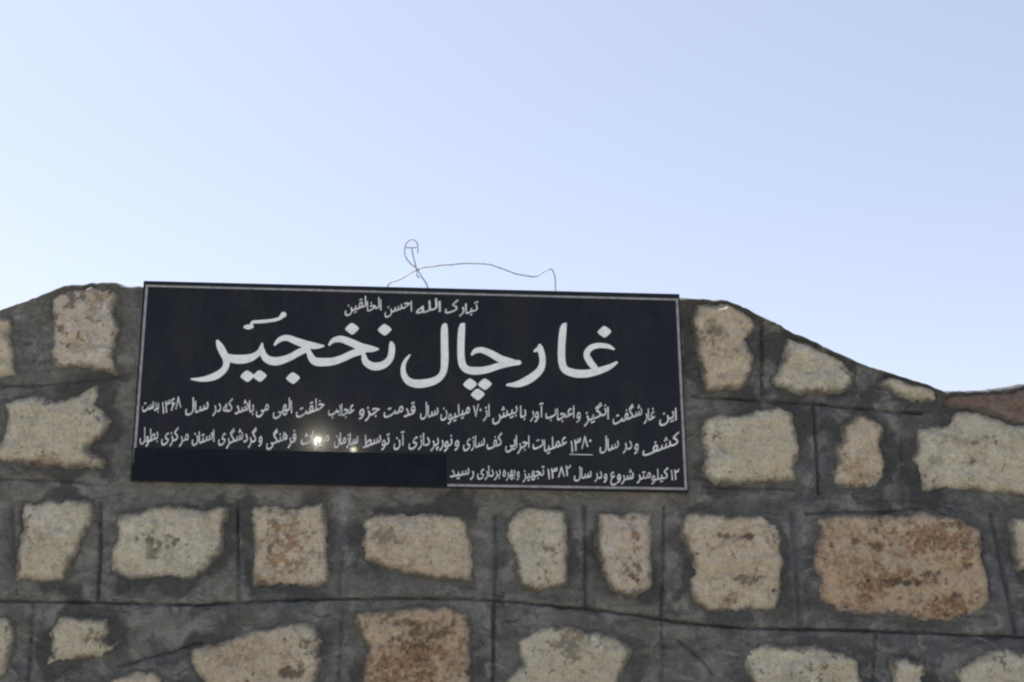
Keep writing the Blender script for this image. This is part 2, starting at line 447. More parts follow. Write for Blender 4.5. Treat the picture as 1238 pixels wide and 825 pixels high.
for rz in (zv0 + 0.28, zv0 + 0.75, zv0 + 1.22):
    for (a, bb) in ((XL + 0.2, xv0 - 0.22), (xv1 + 0.28, XR - 0.25)):
        x = a
        while x < bb - 0.2:
            hw = rng.uniform(0.13, 0.22); cx = x + hw
            if cx + hw < bb + 0.1 and top_z(np.array([cx]))[0] > rz + 0.24:
                extra.append((rng.choice(['pale', 'buff', 'pale']), rand_stone(cx, rz, hw, 0.14)))
            x = cx + hw + 0.15

def mortar_h(x, z):
    """outward height (towards the viewer) of the cement face"""
    h = 0.010 * fbm(x, z, 0.45, 3, 1) + 0.009 * fbm(x, z, 0.08, 5, 2, 0.6) + 0.005 * fbm(x * 0.6, z * 1.8, 0.045, 4, 8, 0.6)
    return h

H = mortar_h(X, Z)
G = np.zeros_like(H)
wx = X + 0.004 * fbm(X, Z, 0.05, 2, 41); wz = Z + 0.004 * fbm(X, Z, 0.05, 2, 43)
for pts, hw, dp in JOINTS_W:
    bx0, bx1 = pts[:, 0].min() - .05, pts[:, 0].max() + .05; bz0, bz1 = pts[:, 1].min() - .05, pts[:, 1].max() + .05
    msk = (X > bx0) & (X < bx1) & (Z > bz0) & (Z < bz1)
    if not msk.any(): continue
    d = np.full(msk.sum(), 1e9)
    for i in range(len(pts) - 1):
        d = np.minimum(d, seg_dist(wx[msk], wz[msk], pts[i], pts[i + 1])[0])
    fade = 0.9 + 0.5 * fbm(X[msk], Z[msk], 0.12, 2, 77)
    g = dp * np.clip(fade, 0.15, 1.2) * (1 - sstep(hw * 0.35, hw * 1.4, d)) + 0.006 * np.exp(-(d / (hw * 4)) ** 2)
    G[msk] = np.maximum(G[msk], g)
H = H - G
# cement dragged up against each stone, dished a little round it
sd_all = np.full(X.shape, -1.0)
for s in stone_w + [e[1] for e in extra]:
    x0, z0 = s.min(0) - .13; x1, z1 = s.max(0) + .13
    msk = (X > x0) & (X < x1) & (Z > z0) & (Z < z1)
    if msk.any(): sd_all[msk] = np.maximum(sd_all[msk], poly_sdf(X[msk], Z[msk], s))
H = H - 0.004 * sstep(-0.022, 0.0, sd_all) + 0.013 * sstep(-0.015, 0.03, fbm(X, Z, 0.10, 4, 301) * 0.03 - 0.004) * sstep(-0.03, 0.0, sd_all) - 0.02 * sstep(0.03, 0.05, sd_all)
# the plaque is bedded on a flat of cement
pq = XZ([(150, 586), (840, 600), (830, 350), (168, 336)], -0.03)
dq = poly_sdf(X, Z, pq)
flat = sstep(-0.02, 0.03, dq)
H = H * (1 - flat) + 0.004 * flat
# round the top edge; cement lip shaped to keep sun off the stones
dt = ZT[None, :] - Z
lip = np.exp(-((dt - 0.011) / 0.011) ** 2) * (1 + 0.5 * fbm(X, Z, 0.09, 3, 310))
H = H + 0.024 * lip * (0.35 + 0.65 * sstep(P([780], [360])[0, 0], P([830], [372])[0, 0], X)) * (1 - flat) - 0.016 * (1 - sstep(0, 0.012, dt)) ** 2
warm = sstep(-0.15, 0.5, fbm(X, Z, 0.4, 4, 60)) * 0.7 * (1 - 0.7 * sstep(P([700], [600])[0, 0], P([950], [600])[0, 0], X))
px0 = XZ([(150, 590), (840, 605)]);
warm = np.maximum(warm, 0.75 * np.exp(-((Z - np.interp(X, px0[:, 0], px0[:, 1])) / 0.05) ** 2) * ((X > px0[0, 0]) & (X < px0[1, 0])))
warm = np.maximum(warm, 0.8 * np.exp(-((X - P([152], [450])[0, 0]) / 0.06) ** 2) * (Z > P([150], [590])[0, 2]))
gi = sstep(0.002, 0.02, G)
cool = np.clip(sstep(0.0, 0.55, fbm(X, Z, 0.33, 3, 90)) * 0.7 + 0.35 * sstep(0.003, 0.006, G), 0, 1)
cool = np.clip(cool + 0.5 * sstep(P([800], [600])[0, 0], P([1000], [600])[0, 0], X), 0, 0.9) * (1 - warm)
dr = XZ([(416, 598), (413, 630), (411, 672)])
dd = np.minimum(seg_dist(X, Z, dr[0], dr[1])[0], seg_dist(X, Z, dr[1], dr[2])[0])
drip = 0.75 * (1 - sstep(0.010, 0.038, dd + 0.012 * fbm(X, Z, 0.04, 3, 12)))  # pale cement drip, its highlight put into the colour
H = H + 0.010 * drip
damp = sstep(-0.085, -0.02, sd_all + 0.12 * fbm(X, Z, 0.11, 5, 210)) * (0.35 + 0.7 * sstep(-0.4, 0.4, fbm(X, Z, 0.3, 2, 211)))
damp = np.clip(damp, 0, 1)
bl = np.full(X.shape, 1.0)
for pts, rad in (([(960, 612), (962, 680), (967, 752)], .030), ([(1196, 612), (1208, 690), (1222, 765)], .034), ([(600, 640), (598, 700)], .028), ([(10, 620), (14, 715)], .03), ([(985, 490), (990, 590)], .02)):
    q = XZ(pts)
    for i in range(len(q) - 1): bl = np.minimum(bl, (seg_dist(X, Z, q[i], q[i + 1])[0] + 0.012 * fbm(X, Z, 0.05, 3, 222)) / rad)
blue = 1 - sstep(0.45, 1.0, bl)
nr, nc = Z.shape
co = [np.stack([X, -H, Z], -1)]
# over the top and down the back
TH = 0.42
for yy, dz in ((0.03, 0.004), (0.08, 0.012), (0.2, 0.02), (0.34, 0.012), (TH, -0.01)):
    z = ZT + dz + 0.008 * fbm(gx, gx * 0 + yy * 7, 0.12, 3, 15)
    co.append(np.stack([gx, np.full_like(gx, yy), z], -1)[None])
co.append(np.stack([gx, np.full_like(gx, TH), np.full_like(gx, ZB)], -1)[None])
co = np.concatenate(co, 0)
R_, C_ = co.shape[:2]
idx = np.arange(R_ * C_).reshape(R_, C_)
fq = np.stack([idx[:-1, :-1], idx[:-1, 1:], idx[1:, 1:], idx[1:, :-1]], -1).reshape(-1, 4)
wall = thing('stone_wall', 'rough stone wall of pale blocks set in grey cement, sloping down at both shoulders', 'wall', (0, 0, 0))
me = np_mesh('mortar', co.reshape(-1, 3), fq, M_MORTAR)
def pad(a):
    return np.concatenate([a.ravel(), np.full((R_ - nr) * C_, 0.3)])
attr(me, 'damp', np.concatenate([damp.ravel(), np.zeros((R_ - nr) * C_)])); attr(me, 'blue', np.concatenate([blue.ravel(), np.zeros((R_ - nr) * C_)])); attr(me, 'warm', pad(warm)); attr(me, 'cool', pad(cool)); attr(me, 'drip', np.concatenate([drip.ravel(), np.zeros((R_ - nr) * C_)]))
link('mortar', me, wall)
# end caps of the wall
for sx, xx in ((0, gx[0]), (-1, gx[-1])):
    zc = ZT[sx]
    v = [(xx, 0.02, ZB), (xx, TH, ZB), (xx, TH, zc - .01), (xx, 0.02, zc - .01)]
    mc = bpy.data.meshes.new('wall_end'); mc.from_pydata(v, [], [(0, 1, 2, 3)]); mc.materials.append(M_MORTAR)
    link('wall_end', mc, wall)

# marks seen on single stones: (x, y, rx, ry, amount) in photo pixels
RUST = [(125,360,22,22,.6),(60,558,60,10,.5),(352,660,26,42,.75),(362,690,22,20,.5),(766,645,5,28,.8),(770,700,16,12,.6),(1130,655,42,28,1.0),(1020,690,38,45,.55),(1155,738,38,16,1.1),
        (1085,705,60,14,.9),(895,650,40,10,.6),(900,700,30,12,.45),(880,728,10,14,.5),(500,800,60,35,.95),(310,790,50,22,.4),(500,660,60,35,.28),(880,425,30,20,.35),(1035,570,22,14,.5),
        (1170,548,40,16,.3),(50,655,25,12,.45),(90,660,20,10,.2),(245,625,15,18,.3),(560,760,14,30,.3)]
DARK_MARKS = [(1095,704,34,5,1.1),(1120,695,14,7,.9),(1150,725,10,6,.9),(1165,680,6,8,.8),(1160,745,20,5,.8),(192,655,20,8,.8),(185,668,9,8,.6),(210,632,10,5,.4),(500,752,55,9,.7),(510,765,30,10,.6),(695,775,28,22,.6),  # dark of crevices painted into the colour, with some grey patches
         (470,648,22,9,.55),(345,812,18,5,.9),(900,648,26,3,.9),(905,700,16,5,.7),(880,728,7,10,.7),(868,540,14,8,.4),(1130,555,12,10,.4),(640,640,14,20,.35),(30,530,20,12,.35),(100,420,30,5,.4),(858,400,14,14,.6),
         (1060,660,10,5,.7),(1075,688,8,4,.7),(770,680,4,12,.5),(748,640,10,3,.5)]
def marks(XX, ZZ, lst, seed):
    v = np.zeros(XX.shape)
    for (x, y, rx, ry, am) in lst:
        cx_, cz_ = XZ([(x, y)])[0]
        k = 0.0036
        if cx_ < XX.min() - .1 or cx_ > XX.max() + .1 or cz_ < ZZ.min() - .1 or cz_ > ZZ.max() + .1: continue
        q = np.hypot((XX - cx_) / (rx * k), (ZZ - cz_) / (ry * k)) + 1.1 * fbm(XX, ZZ, 0.05, 3, seed) + 1.3 * fbm(XX, ZZ, 0.016, 3, seed + 4)
        v = np.maximum(v, am * (1 - sstep(0.1, 1.3, q)))
    return v

def stone(poly, kind, seed, label=None, fine=True):
    s = 0.0072 if fine else 0.022
    x0, z0 = poly.min(0) - 0.03; x1, z1 = poly.max(0) + 0.03
    xs = np.arange(x0, x1, s); zs = np.arange(z0, z1, s)
    XX, ZZ = np.meshgrid(xs, zs)
    rs = np.random.RandomState(seed)
    wob = 0.007 * fbm(XX, ZZ, 0.05, 4, seed + 3) + 0.004 * fbm(XX, ZZ, 0.018, 2, seed + 9)
    sdv = poly_sdf(XX, ZZ, poly) + wob * 1.3 + 0.008
    sdv = np.minimum(sdv, top_z(XX) - 0.010 - ZZ + 0.006 * fbm(XX, ZZ, 0.04, 3, seed + 31))
    tilt = rs.uniform(-0.010, 0.010, 2)
    cx, cz = poly.mean(0)
    w_ = poly.max(0) - poly.min(0)
    h = -0.024 + 0.030 * sstep(-0.014, 0.016, sdv) + 0.014 * sstep(0.0, 0.06, sdv)
    ridge = 1 - np.abs(fbm(XX, ZZ, 0.11, 4, seed + 21)) * 2
    led = fbm(XX * 0.45, ZZ * 1.5 + 0.25 * XX * rs.uniform(-1, 1), 0.07, 4, seed + 51, 0.6)
    h += 0.016 * fbm(XX, ZZ, 0.10, 5, seed, 0.62) + 0.010 * ridge + 0.011 * led + 0.006 * fbm(XX, ZZ, 0.028, 3, seed + 5) + tilt[0] * (XX - cx) / w_[0] + tilt[1] * (ZZ - cz) / w_[1]
    ru, gr = (marks(XX, ZZ, RUST, seed + 1), marks(XX, ZZ, DARK_MARKS, seed + 2)) if fine else (0 * XX, 0 * XX)
    h = h - 0.012 * gr - 0.012 * (1 - sstep(0.0, 0.05, top_z(XX) - ZZ))
    h = np.where(sdv < -0.016, -0.04, h)
    nr, nc = XX.shape
    idx = np.arange(nr * nc).reshape(nr, nc)
    keep = (np.maximum.reduce([sdv[:-1, :-1], sdv[:-1, 1:], sdv[1:, 1:], sdv[1:, :-1]]) > -0.018).ravel() & (ZZ[1:, 1:] < np.minimum(top_z(XX[1:, 1:]), top_z(XX[1:, :-1])) - 0.004).ravel()
    fq = np.stack([idx[:-1, :-1], idx[:-1, 1:], idx[1:, 1:], idx[1:, :-1]], -1).reshape(-1, 4)[keep]
    used = np.unique(fq); rm = np.full(nr * nc, -1); rm[used] = np.arange(len(used))
    P3 = np.stack([XX, -h, ZZ], -1).reshape(-1, 3)[used] - np.array([cx, 0, cz])
    me = np_mesh('stone', P3, rm[fq], M_ST[kind])
    attr(me, 'edge', np.clip(sdv.ravel()[used] / 0.045, 0, 1)); attr(me, 'rusty', ru.ravel()[used]); attr(me, 'dark_mark', gr.ravel()[used])
    o = link('stone', me, wall)
    o.location = (cx, 0, cz)
    if label: o['label'] = label
for i, (kind, pts, lab) in enumerate(STONES):
    stone(stone_w[i], kind, 100 + i * 13, lab)
for i, (kind, poly) in enumerate(extra):
    stone(poly, kind, 900 + i * 7, None, False)

# ------------------------------------------------------------------ plaque
YF = -0.034                                # front face of the plaque
outer = XZ([(157, 582), (832.5, 596.5), (821.5, 355.5), (173.5, 339.5)], YF)
plq = thing('name_plaque', 'black rectangular plaque with silver grey Persian lettering, fixed at the wall top', 'plaque',
            (float(outer[:2, 0].mean()), YF, float(outer[:2, 1].mean())))
org = np.array(plq.location)
def local(a): return np.asarray(a, float) - org
def plq_link(name, me):
    me.transform(Matrix.Translation(-Vector(plq.location)))
    return link(name, me, plq)
panel_me = box_mesh('panel', M_PLAQUE, [tuple(p) for p in outer], YF, -0.004)
panel = plq_link('panel', panel_me)
bv = panel.modifiers.new('edge', 'BEVEL'); bv.width = 0.003; bv.segments = 2

def contour_mesh(name, strokes, mat, y_face, depth=0.0012, cell=0.36, given=None):
    """strokes in photo pixels [(x,y,w),...]: union of round pens, contoured, laid on the plaque's plane"""
    segs = []
    for s in strokes:
        s = np.array(s, float)
        if len(s) == 1: s = np.vstack([s, s + (0.01, 0, 0)])
        if len(s) > 2:                     # Catmull-Rom resample
            q = np.vstack([2 * s[0] - s[1], s, 2 * s[-1] - s[-2]]); out = []
            for i in range(1, len(q) - 2):
                n = max(2, int(np.hypot(*(q[i + 1] - q[i])[:2]) / 1.2))
                for k in range(n):
                    u = k / n
                    out.append(0.5 * ((2 * q[i]) + (-q[i - 1] + q[i + 1]) * u + (2 * q[i - 1] - 5 * q[i] + 4 * q[i + 1] - q[i + 2]) * u * u + (-q[i - 1] + 3 * q[i] - 3 * q[i + 1] + q[i + 2]) * u ** 3))
            out.append(s[-1]); s = np.array(out)
        for i in range(len(s) - 1): segs.append((s[i], s[i + 1]))
    A = np.array([np.concatenate([a, b_]) for a, b_ in segs]) if segs else np.zeros((0, 6))
    if given is None: x0 = min(A[:, 0].min(), A[:, 3].min()) - 10; x1 = max(A[:, 0].max(), A[:, 3].max()) + 10
    if given is None:
        y0 = min(A[:, 1].min(), A[:, 4].min()) - 10; y1 = max(A[:, 1].max(), A[:, 4].max()) + 10
        nx, ny = int((x1 - x0) / cell) + 2, int((y1 - y0) / cell) + 2
        Fd = np.full((ny, nx), -9.0)
    else:
        Fd, x0, y0 = given; ny, nx = Fd.shape
    for a in A:
        r = max(a[2], a[5]) / 2 + 1.2
        i0 = max(0, int((min(a[0], a[3]) - r - x0) / cell)); i1 = min(nx, int((max(a[0], a[3]) + r - x0) / cell) + 2)
        j0 = max(0, int((min(a[1], a[4]) - r - y0) / cell)); j1 = min(ny, int((max(a[1], a[4]) + r - y0) / cell) + 2)
        gx_, gy_ = np.meshgrid(x0 + np.arange(i0, i1) * cell, y0 + np.arange(j0, j1) * cell)
        d, tt = seg_dist(gx_, gy_, a[:2], a[3:5])
        Fd[j0:j1, i0:i1] = np.maximum(Fd[j0:j1, i0:i1], (a[2] * (1 - tt) + a[5] * tt) / 2 - d)
    verts = {}; vl = []; faces = []; sides = []
    def vert(key, x, y):
        k = verts.get(key)
        if k is None:
            k = len(vl); verts[key] = k; vl.append((x, y))
        return k
    def corner(j, i): return vert((j, i, 0), x0 + i * cell, y0 + j * cell)
    def edge(j, i, dj, di):
        f0, f1 = Fd[j, i], Fd[j + dj, i + di]
        u = min(max(f0 / (f0 - f1), 0.02), 0.98)
        return vert((j, i, 1 if di else 2), x0 + (i + di * u) * cell, y0 + (j + dj * u) * cell)
    ins = Fd > 0
    cnt = ins[:-1, :-1].astype(int) + ins[:-1, 1:] + ins[1:, 1:] + ins[1:, :-1]
    full = cnt == 4
    for j in range(ny - 1):
        i = 0; row = np.flatnonzero(full[j])
        if len(row):
            br = np.flatnonzero(np.diff(row) > 1)
            for s_, e_ in zip(np.r_[row[0], row[br + 1]], np.r_[row[br], row[-1]]):
                faces.append((corner(j, s_), corner(j, e_ + 1), corner(j + 1, e_ + 1), corner(j + 1, s_)))
    for j, i in zip(*np.nonzero((cnt > 0) & (cnt < 4))):
        cs = [(j, i), (j, i + 1), (j + 1, i + 1), (j + 1, i)]
        poly = []; cut = []
        for k in range(4):
            a, b_ = cs[k], cs[(k + 1) % 4]
            if ins[a]: poly.append(corner(*a))
            if ins[a] != ins[b_]:
                if k == 0: e = edge(j, i, 0, 1)
                elif k == 1: e = edge(j, i + 1, 1, 0)
                elif k == 2: e = edge(j + 1, i, 0, 1)
                else: e = edge(j, i, 1, 0)
                poly.append(e); cut.append((e, bool(ins[a])))
        faces.append(tuple(poly))
        if len(cut) == 2:
            o_ = next(c for c in cut if c[1])[0]; n_ = next(c for c in cut if not c[1])[0]
            sides.append((o_, n_))
    a = np.array(vl)
    n = len(a)
    # y_face is the board's face: the print stands `depth` proud of it
    f = P(a[:, 0], a[:, 1], y_face - depth)
    bk = f.copy(); bk[:, 1] = y_face + 0.0008
    co = np.vstack([f, bk])
    fl = [tuple(reversed(q)) for q in faces] + [(o_, n_, n_ + n, o_ + n) for o_, n_ in sides]
    me = bpy.data.meshes.new(name); me.from_pydata([tuple(v) for v in co], [], fl); me.update()
    me.materials.append(mat)
    return me

title = {
 'word_nakhjir': [
  [(263,413,4),(266,419,8),(270,427,9),(273.5,434,8.5),(273,443,7.5),(269,449,8),(261,454.5,8.6),(252,457.5,7.4),(242,459,5),(231.5,458.5,2)],
  [(272,431,8),(282,434,10),(292,434.5,10.6),(302,433,9.2),(310,429,7),(315,424,6),(316.5,419,4),(317,415.5,2)],
  [(316,421,6),(319,430,8),(325,435.5,9.5),(334,437,10),(343,435,9),(352,431.5,8),(360,427,8),(370,422,8)],
  [(332,417,2.5),(336,412.5,5),(341,409.5,6.4),(348,408.8,7.2),(359,413,8.6),(372,417,9),(382,418.5,7),(391,418.5,2.5)],
  [(373,425,6),(376,432,8),(381,437,9.5),(390,438,10),(403,437,9),(415,433,8.4),(427,427.5,8.5),(439,424.5,8)],
  [(398,417,2.5),(402,412.5,5),(407,410.5,7),(414,410.5,8),(426,415,9),(437,420,9.5),(448,422,8),(457,422.3,2.5)],
  [(440,431,6),(442,437.5,8),(448,442,9),(455,443.3,9.4),(464,441,8.8),(471,434.5,8),(473.5,426,7.6),(473.8,419,7.2),(473,414.8,4)],
  [(418.40000000000003,398.0,2.2),(425.6,397.6,11),(432.8,397.20000000000005,2.2)],[(425.20000000000005,392.0,2.4),(425.6,397.6,11),(426.0,403.40000000000003,2.4)], [(457.8,399.2,2.2),(465,398.8,11),(472.2,398.40000000000003,2.2)],[(464.6,393.2,2.4),(465,398.8,11),(465.4,404.6,2.4)],
  [(347.0,457.7,2.2),(354.2,457.3,11),(361.4,456.90000000000003,2.2)],[(353.8,451.7,2.4),(354.2,457.3,11),(354.59999999999997,463.1,2.4)],
  [(291.8,455.29999999999995,2.2),(299,454.9,11),(306.2,454.5,2.2)],[(298.6,449.29999999999995,2.4),(299,454.9,11),(299.4,460.7,2.4)], [(306.8,455.09999999999997,2.2),(314,454.7,11),(321.2,454.3,2.2)],[(313.6,449.09999999999997,2.4),(314,454.7,11),(314.4,460.5,2.4)],
  [(296.5,395.5,4),(300,395.5,6),(304,395,5)], [(304,392,3.4),(306,389.5,3.4),(316,389,4),(330,387.4,3.8),(338,385,4),(342,381,6),(343,380.6,6.5)],
 ],
 'word_chal': [
  [(538.6,392.4,3),(537.3,397.5,8),(537.5,420,9),(537.6,436.7,9),(536.3,448.5,8),(531.5,456.5,8),(522.7,461.5,9.2),(508,464.2,10),(496.5,462.5,9),(489.8,456.5,7.6),(487.3,447.5,6),(489,438.5,4.5),(493,432.3,3),(495.5,429.5,2)],
  [(561,391.8,2.5),(558.3,397.5,8),(557.2,423.3,8.6),(558.6,439,8.8),(563.5,446.3,8.8),(574,448.6,9.2),(588,447.2,8.4),(603.3,442.6,7.6),(616.7,439.6,7),(627,438.5,6)],
  [(570.5,428.8,2.5),(574,425,5.5),(580,423.2,6.6),(586,424.4,7.4),(595.5,428.7,8.4),(606,434.6,9),(617,437.5,8),(629,438.8,2.5)],
  [(561.0999999999999,465.09999999999997,2.2),(568.3,464.7,11),(575.5,464.3,2.2)],[(567.9,459.09999999999997,2.4),(568.3,464.7,11),(568.6999999999999,470.5,2.4)], [(579.0,465.09999999999997,2.2),(586.2,464.7,11),(593.4000000000001,464.3,2.2)],[(585.8000000000001,459.09999999999997,2.4),(586.2,464.7,11),(586.6,470.5,2.4)], [(570.4,477.4,2.2),(577.6,477,11),(584.8000000000001,476.6,2.2)],[(577.2,471.4,2.4),(577.6,477,11),(578.0,482.8,2.4)],
 ],
 'word_ghar': [
  [(646.5,424.5,3),(650,422.5,5)], [(652.4,417.5,3),(653,421,7),(655,428.7,7.6),(656,436.7,7.4),(653.8,446,8.4),(647,453.6,9.4),(637,460.2,9.6),(626,464.6,7.5),(613,465.6,2.5)],
  [(684,391.6,2.5),(681,397.5,8),(679,420,8.8),(679.6,438.5,8.8),(684,447.6,9),(696,451.6,9.8),(709.3,451.8,9.4),(722.7,448.9,8.4),(736,444.2,6.4),(745.5,438.5,3)],
  [(742,422.2,2.5),(735,418.9,5.4),(723,418,6.4),(713.6,421.3,7),(709.2,428.7,7.4),(713.2,437.5,8.2),(720,446,7)],
  [(723.5999999999999,401.7,2.2),(730.8,401.3,11),(738.0,400.90000000000003,2.2)],[(730.4,395.7,2.4),(730.8,401.3,11),(731.1999999999999,407.1,2.4)],
 ],
}
lab = {'word_nakhjir': None, 'word_chal': None, 'word_ghar': None}
for k, s in title.items():
    plq_link('title_word', contour_mesh('title_word', s, M_TITLE, YF))

# Persian script: contextual letter forms, laid out word by word from right to left
import unicodedata
FORMS = {}
for cp_ in list(range(0xFB50, 0xFC00)) + list(range(0xFE70, 0xFEFD)):
    d_ = unicodedata.decomposition(chr(cp_)).split()
    if len(d_) == 2 and d_[0] in ('<isolated>', '<final>', '<initial>', '<medial>'):
        FORMS.setdefault(chr(int(d_[1], 16)), {})[d_[0][1:-1]] = chr(cp_)
def shaped(wd):
    """list of connected letter groups, each already in left-to-right drawing order, first group rightmost"""
    groups = []; cur = ''
    for i, ch in enumerate(wd):
        if ch not in FORMS: cur += ch; continue
        f = FORMS[ch]
        p = i > 0 and wd[i - 1] in FORMS and 'initial' in FORMS[wd[i - 1]]
        n_ = i < len(wd) - 1 and wd[i + 1] in FORMS and 'initial' in f
        if not p and cur: groups.append(cur); cur = ''
        cur = f.get('medial' if p and n_ else 'final' if p else 'initial' if n_ else 'isolated', ch) + cur
    groups.append(cur)
    return groups
GLYPHS = {}
def outlines(txt):
    if txt in GLYPHS: return GLYPHS[txt]
    c_ = bpy.data.curves.new('t', 'FONT'); c_.body = txt
    o_ = bpy.data.objects.new('t', c_); COL.objects.link(o_)
    dg_ = bpy.context.evaluated_depsgraph_get(); dg_.update()
    k_ = o_.evaluated_get(dg_).to_curve(dg_)
    polys = []
    for sp in k_.splines:
        bp = sp.bezier_points; m_ = len(bp); pl = []
        for i in range(m_):
            p0, p1 = bp[i], bp[(i + 1) % m_]
            A_, B_, C__, D_ = [np.array(v[:2]) for v in (p0.co, p0.handle_right, p1.handle_left, p1.co)]
            for q in range(5):
                u = q / 5
                pl.append((1 - u) ** 3 * A_ + 3 * u * (1 - u) ** 2 * B_ + 3 * u * u * (1 - u) * C__ + u ** 3 * D_)
        if len(pl) > 2: polys.append(np.array(pl))
    o_.evaluated_get(dg_).to_curve_clear()
    bpy.data.objects.remove(o_); bpy.data.curves.remove(c_)
    GLYPHS[txt] = polys
    return polys
def lay_words(items, base, size, slope=0.10):
    """items: (word text, left px, right px); base(x) -> baseline px; returns outlines in photo pixels"""
    out = []; rs = np.random.RandomState(3)
    for txt, xl, xr in items:
        ws = txt.split(' '); pos = 0.0; placed = []
        for wd in ws:
            gl = [wd] if wd[0] in '۰۱۲۳۴۵۶۷۸۹' else shaped(wd)
            for g_ in gl:
                pl = outlines(g_)
                if not pl: continue
                lo = min(p[:, 0].min() for p in pl); hi = max(p[:, 0].max() for p in pl)
                pos -= (hi - lo)
                placed.append((pl, pos - lo, pos, hi - lo))
                pos -= 0.055
            pos -= 0.14
        tot = -(pos + 0.195)
        sx = (xr - xl) / tot
        dy = rs.uniform(-0.5, 0.5)
        for pl, off, left, wd_ in placed:
            lift = rs.uniform(-0.4, 0.6)
            for p in pl:
                X_ = xr + (p[:, 0] + off) * sx
                rel = (p[:, 0] + off - left - wd_ * 0.5) * sx
                Y_ = base(X_) - p[:, 1] * size * 1.38 - rel * slope + dy - lift
                out.append(np.stack([X_, Y_], -1))
    return out
def field_polys(polys, cell, grow_x, grow_y):
    allp = np.vstack(polys)
    x0, y0 = allp.min(0) - 4; x1, y1 = allp.max(0) + 4
    nx, ny = int((x1 - x0) / cell) + 2, int((y1 - y0) / cell) + 2
    Wn = np.zeros((ny, nx + 1)); D = np.full((ny, nx), 9.0)
    for p in polys:
        q = np.roll(p, -1, 0)
        for (ax_, ay_), (bx_, by_) in zip(p, q):
            if ay_ != by_:
                sg = 1 if by_ > ay_ else -1
                lo, hi = min(ay_, by_), max(ay_, by_)
                for j in range(max(0, int(math.ceil((lo - y0) / cell))), min(ny, int(math.floor((hi - y0) / cell)) + 1)):
                    yy = y0 + j * cell
                    if not (lo <= yy < hi): continue
                    xc = ax_ + (bx_ - ax_) * (yy - ay_) / (by_ - ay_)
                    Wn[j, max(0, int(math.ceil((xc - x0) / cell)))] += sg
            i0 = max(0, int((min(ax_, bx_) - 1.6 - x0) / cell)); i1 = min(nx, int((max(ax_, bx_) + 1.6 - x0) / cell) + 2)
            j0 = max(0, int((min(ay_, by_) - 1.6 - y0) / cell)); j1 = min(ny, int((max(ay_, by_) + 1.6 - y0) / cell) + 2)
            gx_, gy_ = np.meshgrid(x0 + np.arange(i0, i1) * cell, y0 + np.arange(j0, j1) * cell)
            # thicker where the pen runs sideways: measure distance with a squashed vertical
            d = seg_dist(gx_ / grow_x, gy_ / grow_y, (ax_ / grow_x, ay_ / grow_y), (bx_ / grow_x, by_ / grow_y))[0]
            D[j0:j1, i0:i1] = np.minimum(D[j0:j1, i0:i1], d)
    wn = np.cumsum(Wn, 1)[:, :nx]
    return np.where(wn != 0, D, -D) + 0.85, x0, y0
lines = [
 (lay_words([('تبارک', 538, 578), ('الله', 503, 533), ('احسن', 465, 498), ('الخالقین', 417, 461)], lambda x: 376.5 + 0.020 * (x - 500), 12.8, 0.36), []),
 (lay_words([('این', 797, 818), ('غار شگفت', 741, 792), ('انگیز', 706, 736), ('و اعجاب آور', 641, 702), ('با بیش از', 584, 636), ('۷۰', 572, 582), ('میلیون سال', 508, 568),
   ('قدمت', 464, 502), ('جزو', 434, 459), ('عجایب', 397, 428), ('خلقت', 358, 392), ('الهی', 330, 353), ('می باشد که در', 257, 325), ('سال', 224, 252), ('۱۳۶۸', 196, 219), ('بدست', 172, 192)],
   lambda x: 508.5 + 0.0195 * (x - 815), 15.0, 0.38), []),
 (lay_words([('کشف', 777, 821), ('و در', 753, 772), ('سال', 725, 748), ('۱۳۸۰', 690, 715), ('عملیات', 644, 685), ('اجرایی', 611, 640), ('کف سازی', 560, 607), ('و نورپردازی', 494, 555), ('آن', 476, 489),
   ('توسط', 439, 471), ('سازمان', 404, 433), ('میراث', 364, 398), ('فرهنگی', 322, 358), ('و گردشگری', 264, 317), ('استان', 232, 259), ('مرکزی', 195, 228), ('بطول', 169, 191)],
   lambda x: 545.0 + 0.0195 * (x - 815), 15.0, 0.38), [[(689, 549.5, 1.1), (716, 550, 1.1)]]),
 (lay_words([('۱۲', 811, 821), ('کیلومتر', 770, 808), ('شروع', 738, 766), ('و در', 719, 734), ('سال', 694, 715), ('۱۳۸۲', 662, 690), ('تجهیز', 632, 658), ('و بهره', 608, 628), ('برداری', 577, 605), ('رسید', 544, 573)],
   lambda x: 580.5 + 0.0195 * (x - 815), 13.2, 0.2), []),
]
for polys, extra_s in lines:
    Fd_, fx0, fy0 = field_polys(polys, 0.34, 0.19, 0.40)
    plq_link('inscription_line', contour_mesh('inscription_line', extra_s, M_SMALL, YF, 0.0009, 0.34, (Fd_, fx0, fy0)))

# painted border: four bars butted at the corners
def bar(a, b_, c_, d_, name='border_line', mat=M_BORDER, dep=0.0014):
    q = XZ([a, b_, c_, d_], YF)
    plq_link(name, box_mesh(name, mat, [tuple(p) for p in q], YF - dep, YF + 0.001))
bar((179.2,347.0),(816.8,363.6),(816.8,361.2),(179.2,344.6))
bar((160.6,560.0),(163.6,560.0),(179.2,344.4),(176.3,344.3))
bar((827.8,592.6),(830.8,592.6),(819.8,360.9),(816.8,360.9))
bar((541,588.2),(827.8,592.6),(827.8,589.7),(541,585.4))
# strip of dark tape masking the lower left of the board
strip = plq_link('masking_strip', box_mesh('masking_strip', M_STRIP, [tuple(p) for p in XZ([(159.5,580.5),(540,588.8),(540,549.5),(162.6,541.6)], YF)], YF - 0.0022, YF + 0.001))

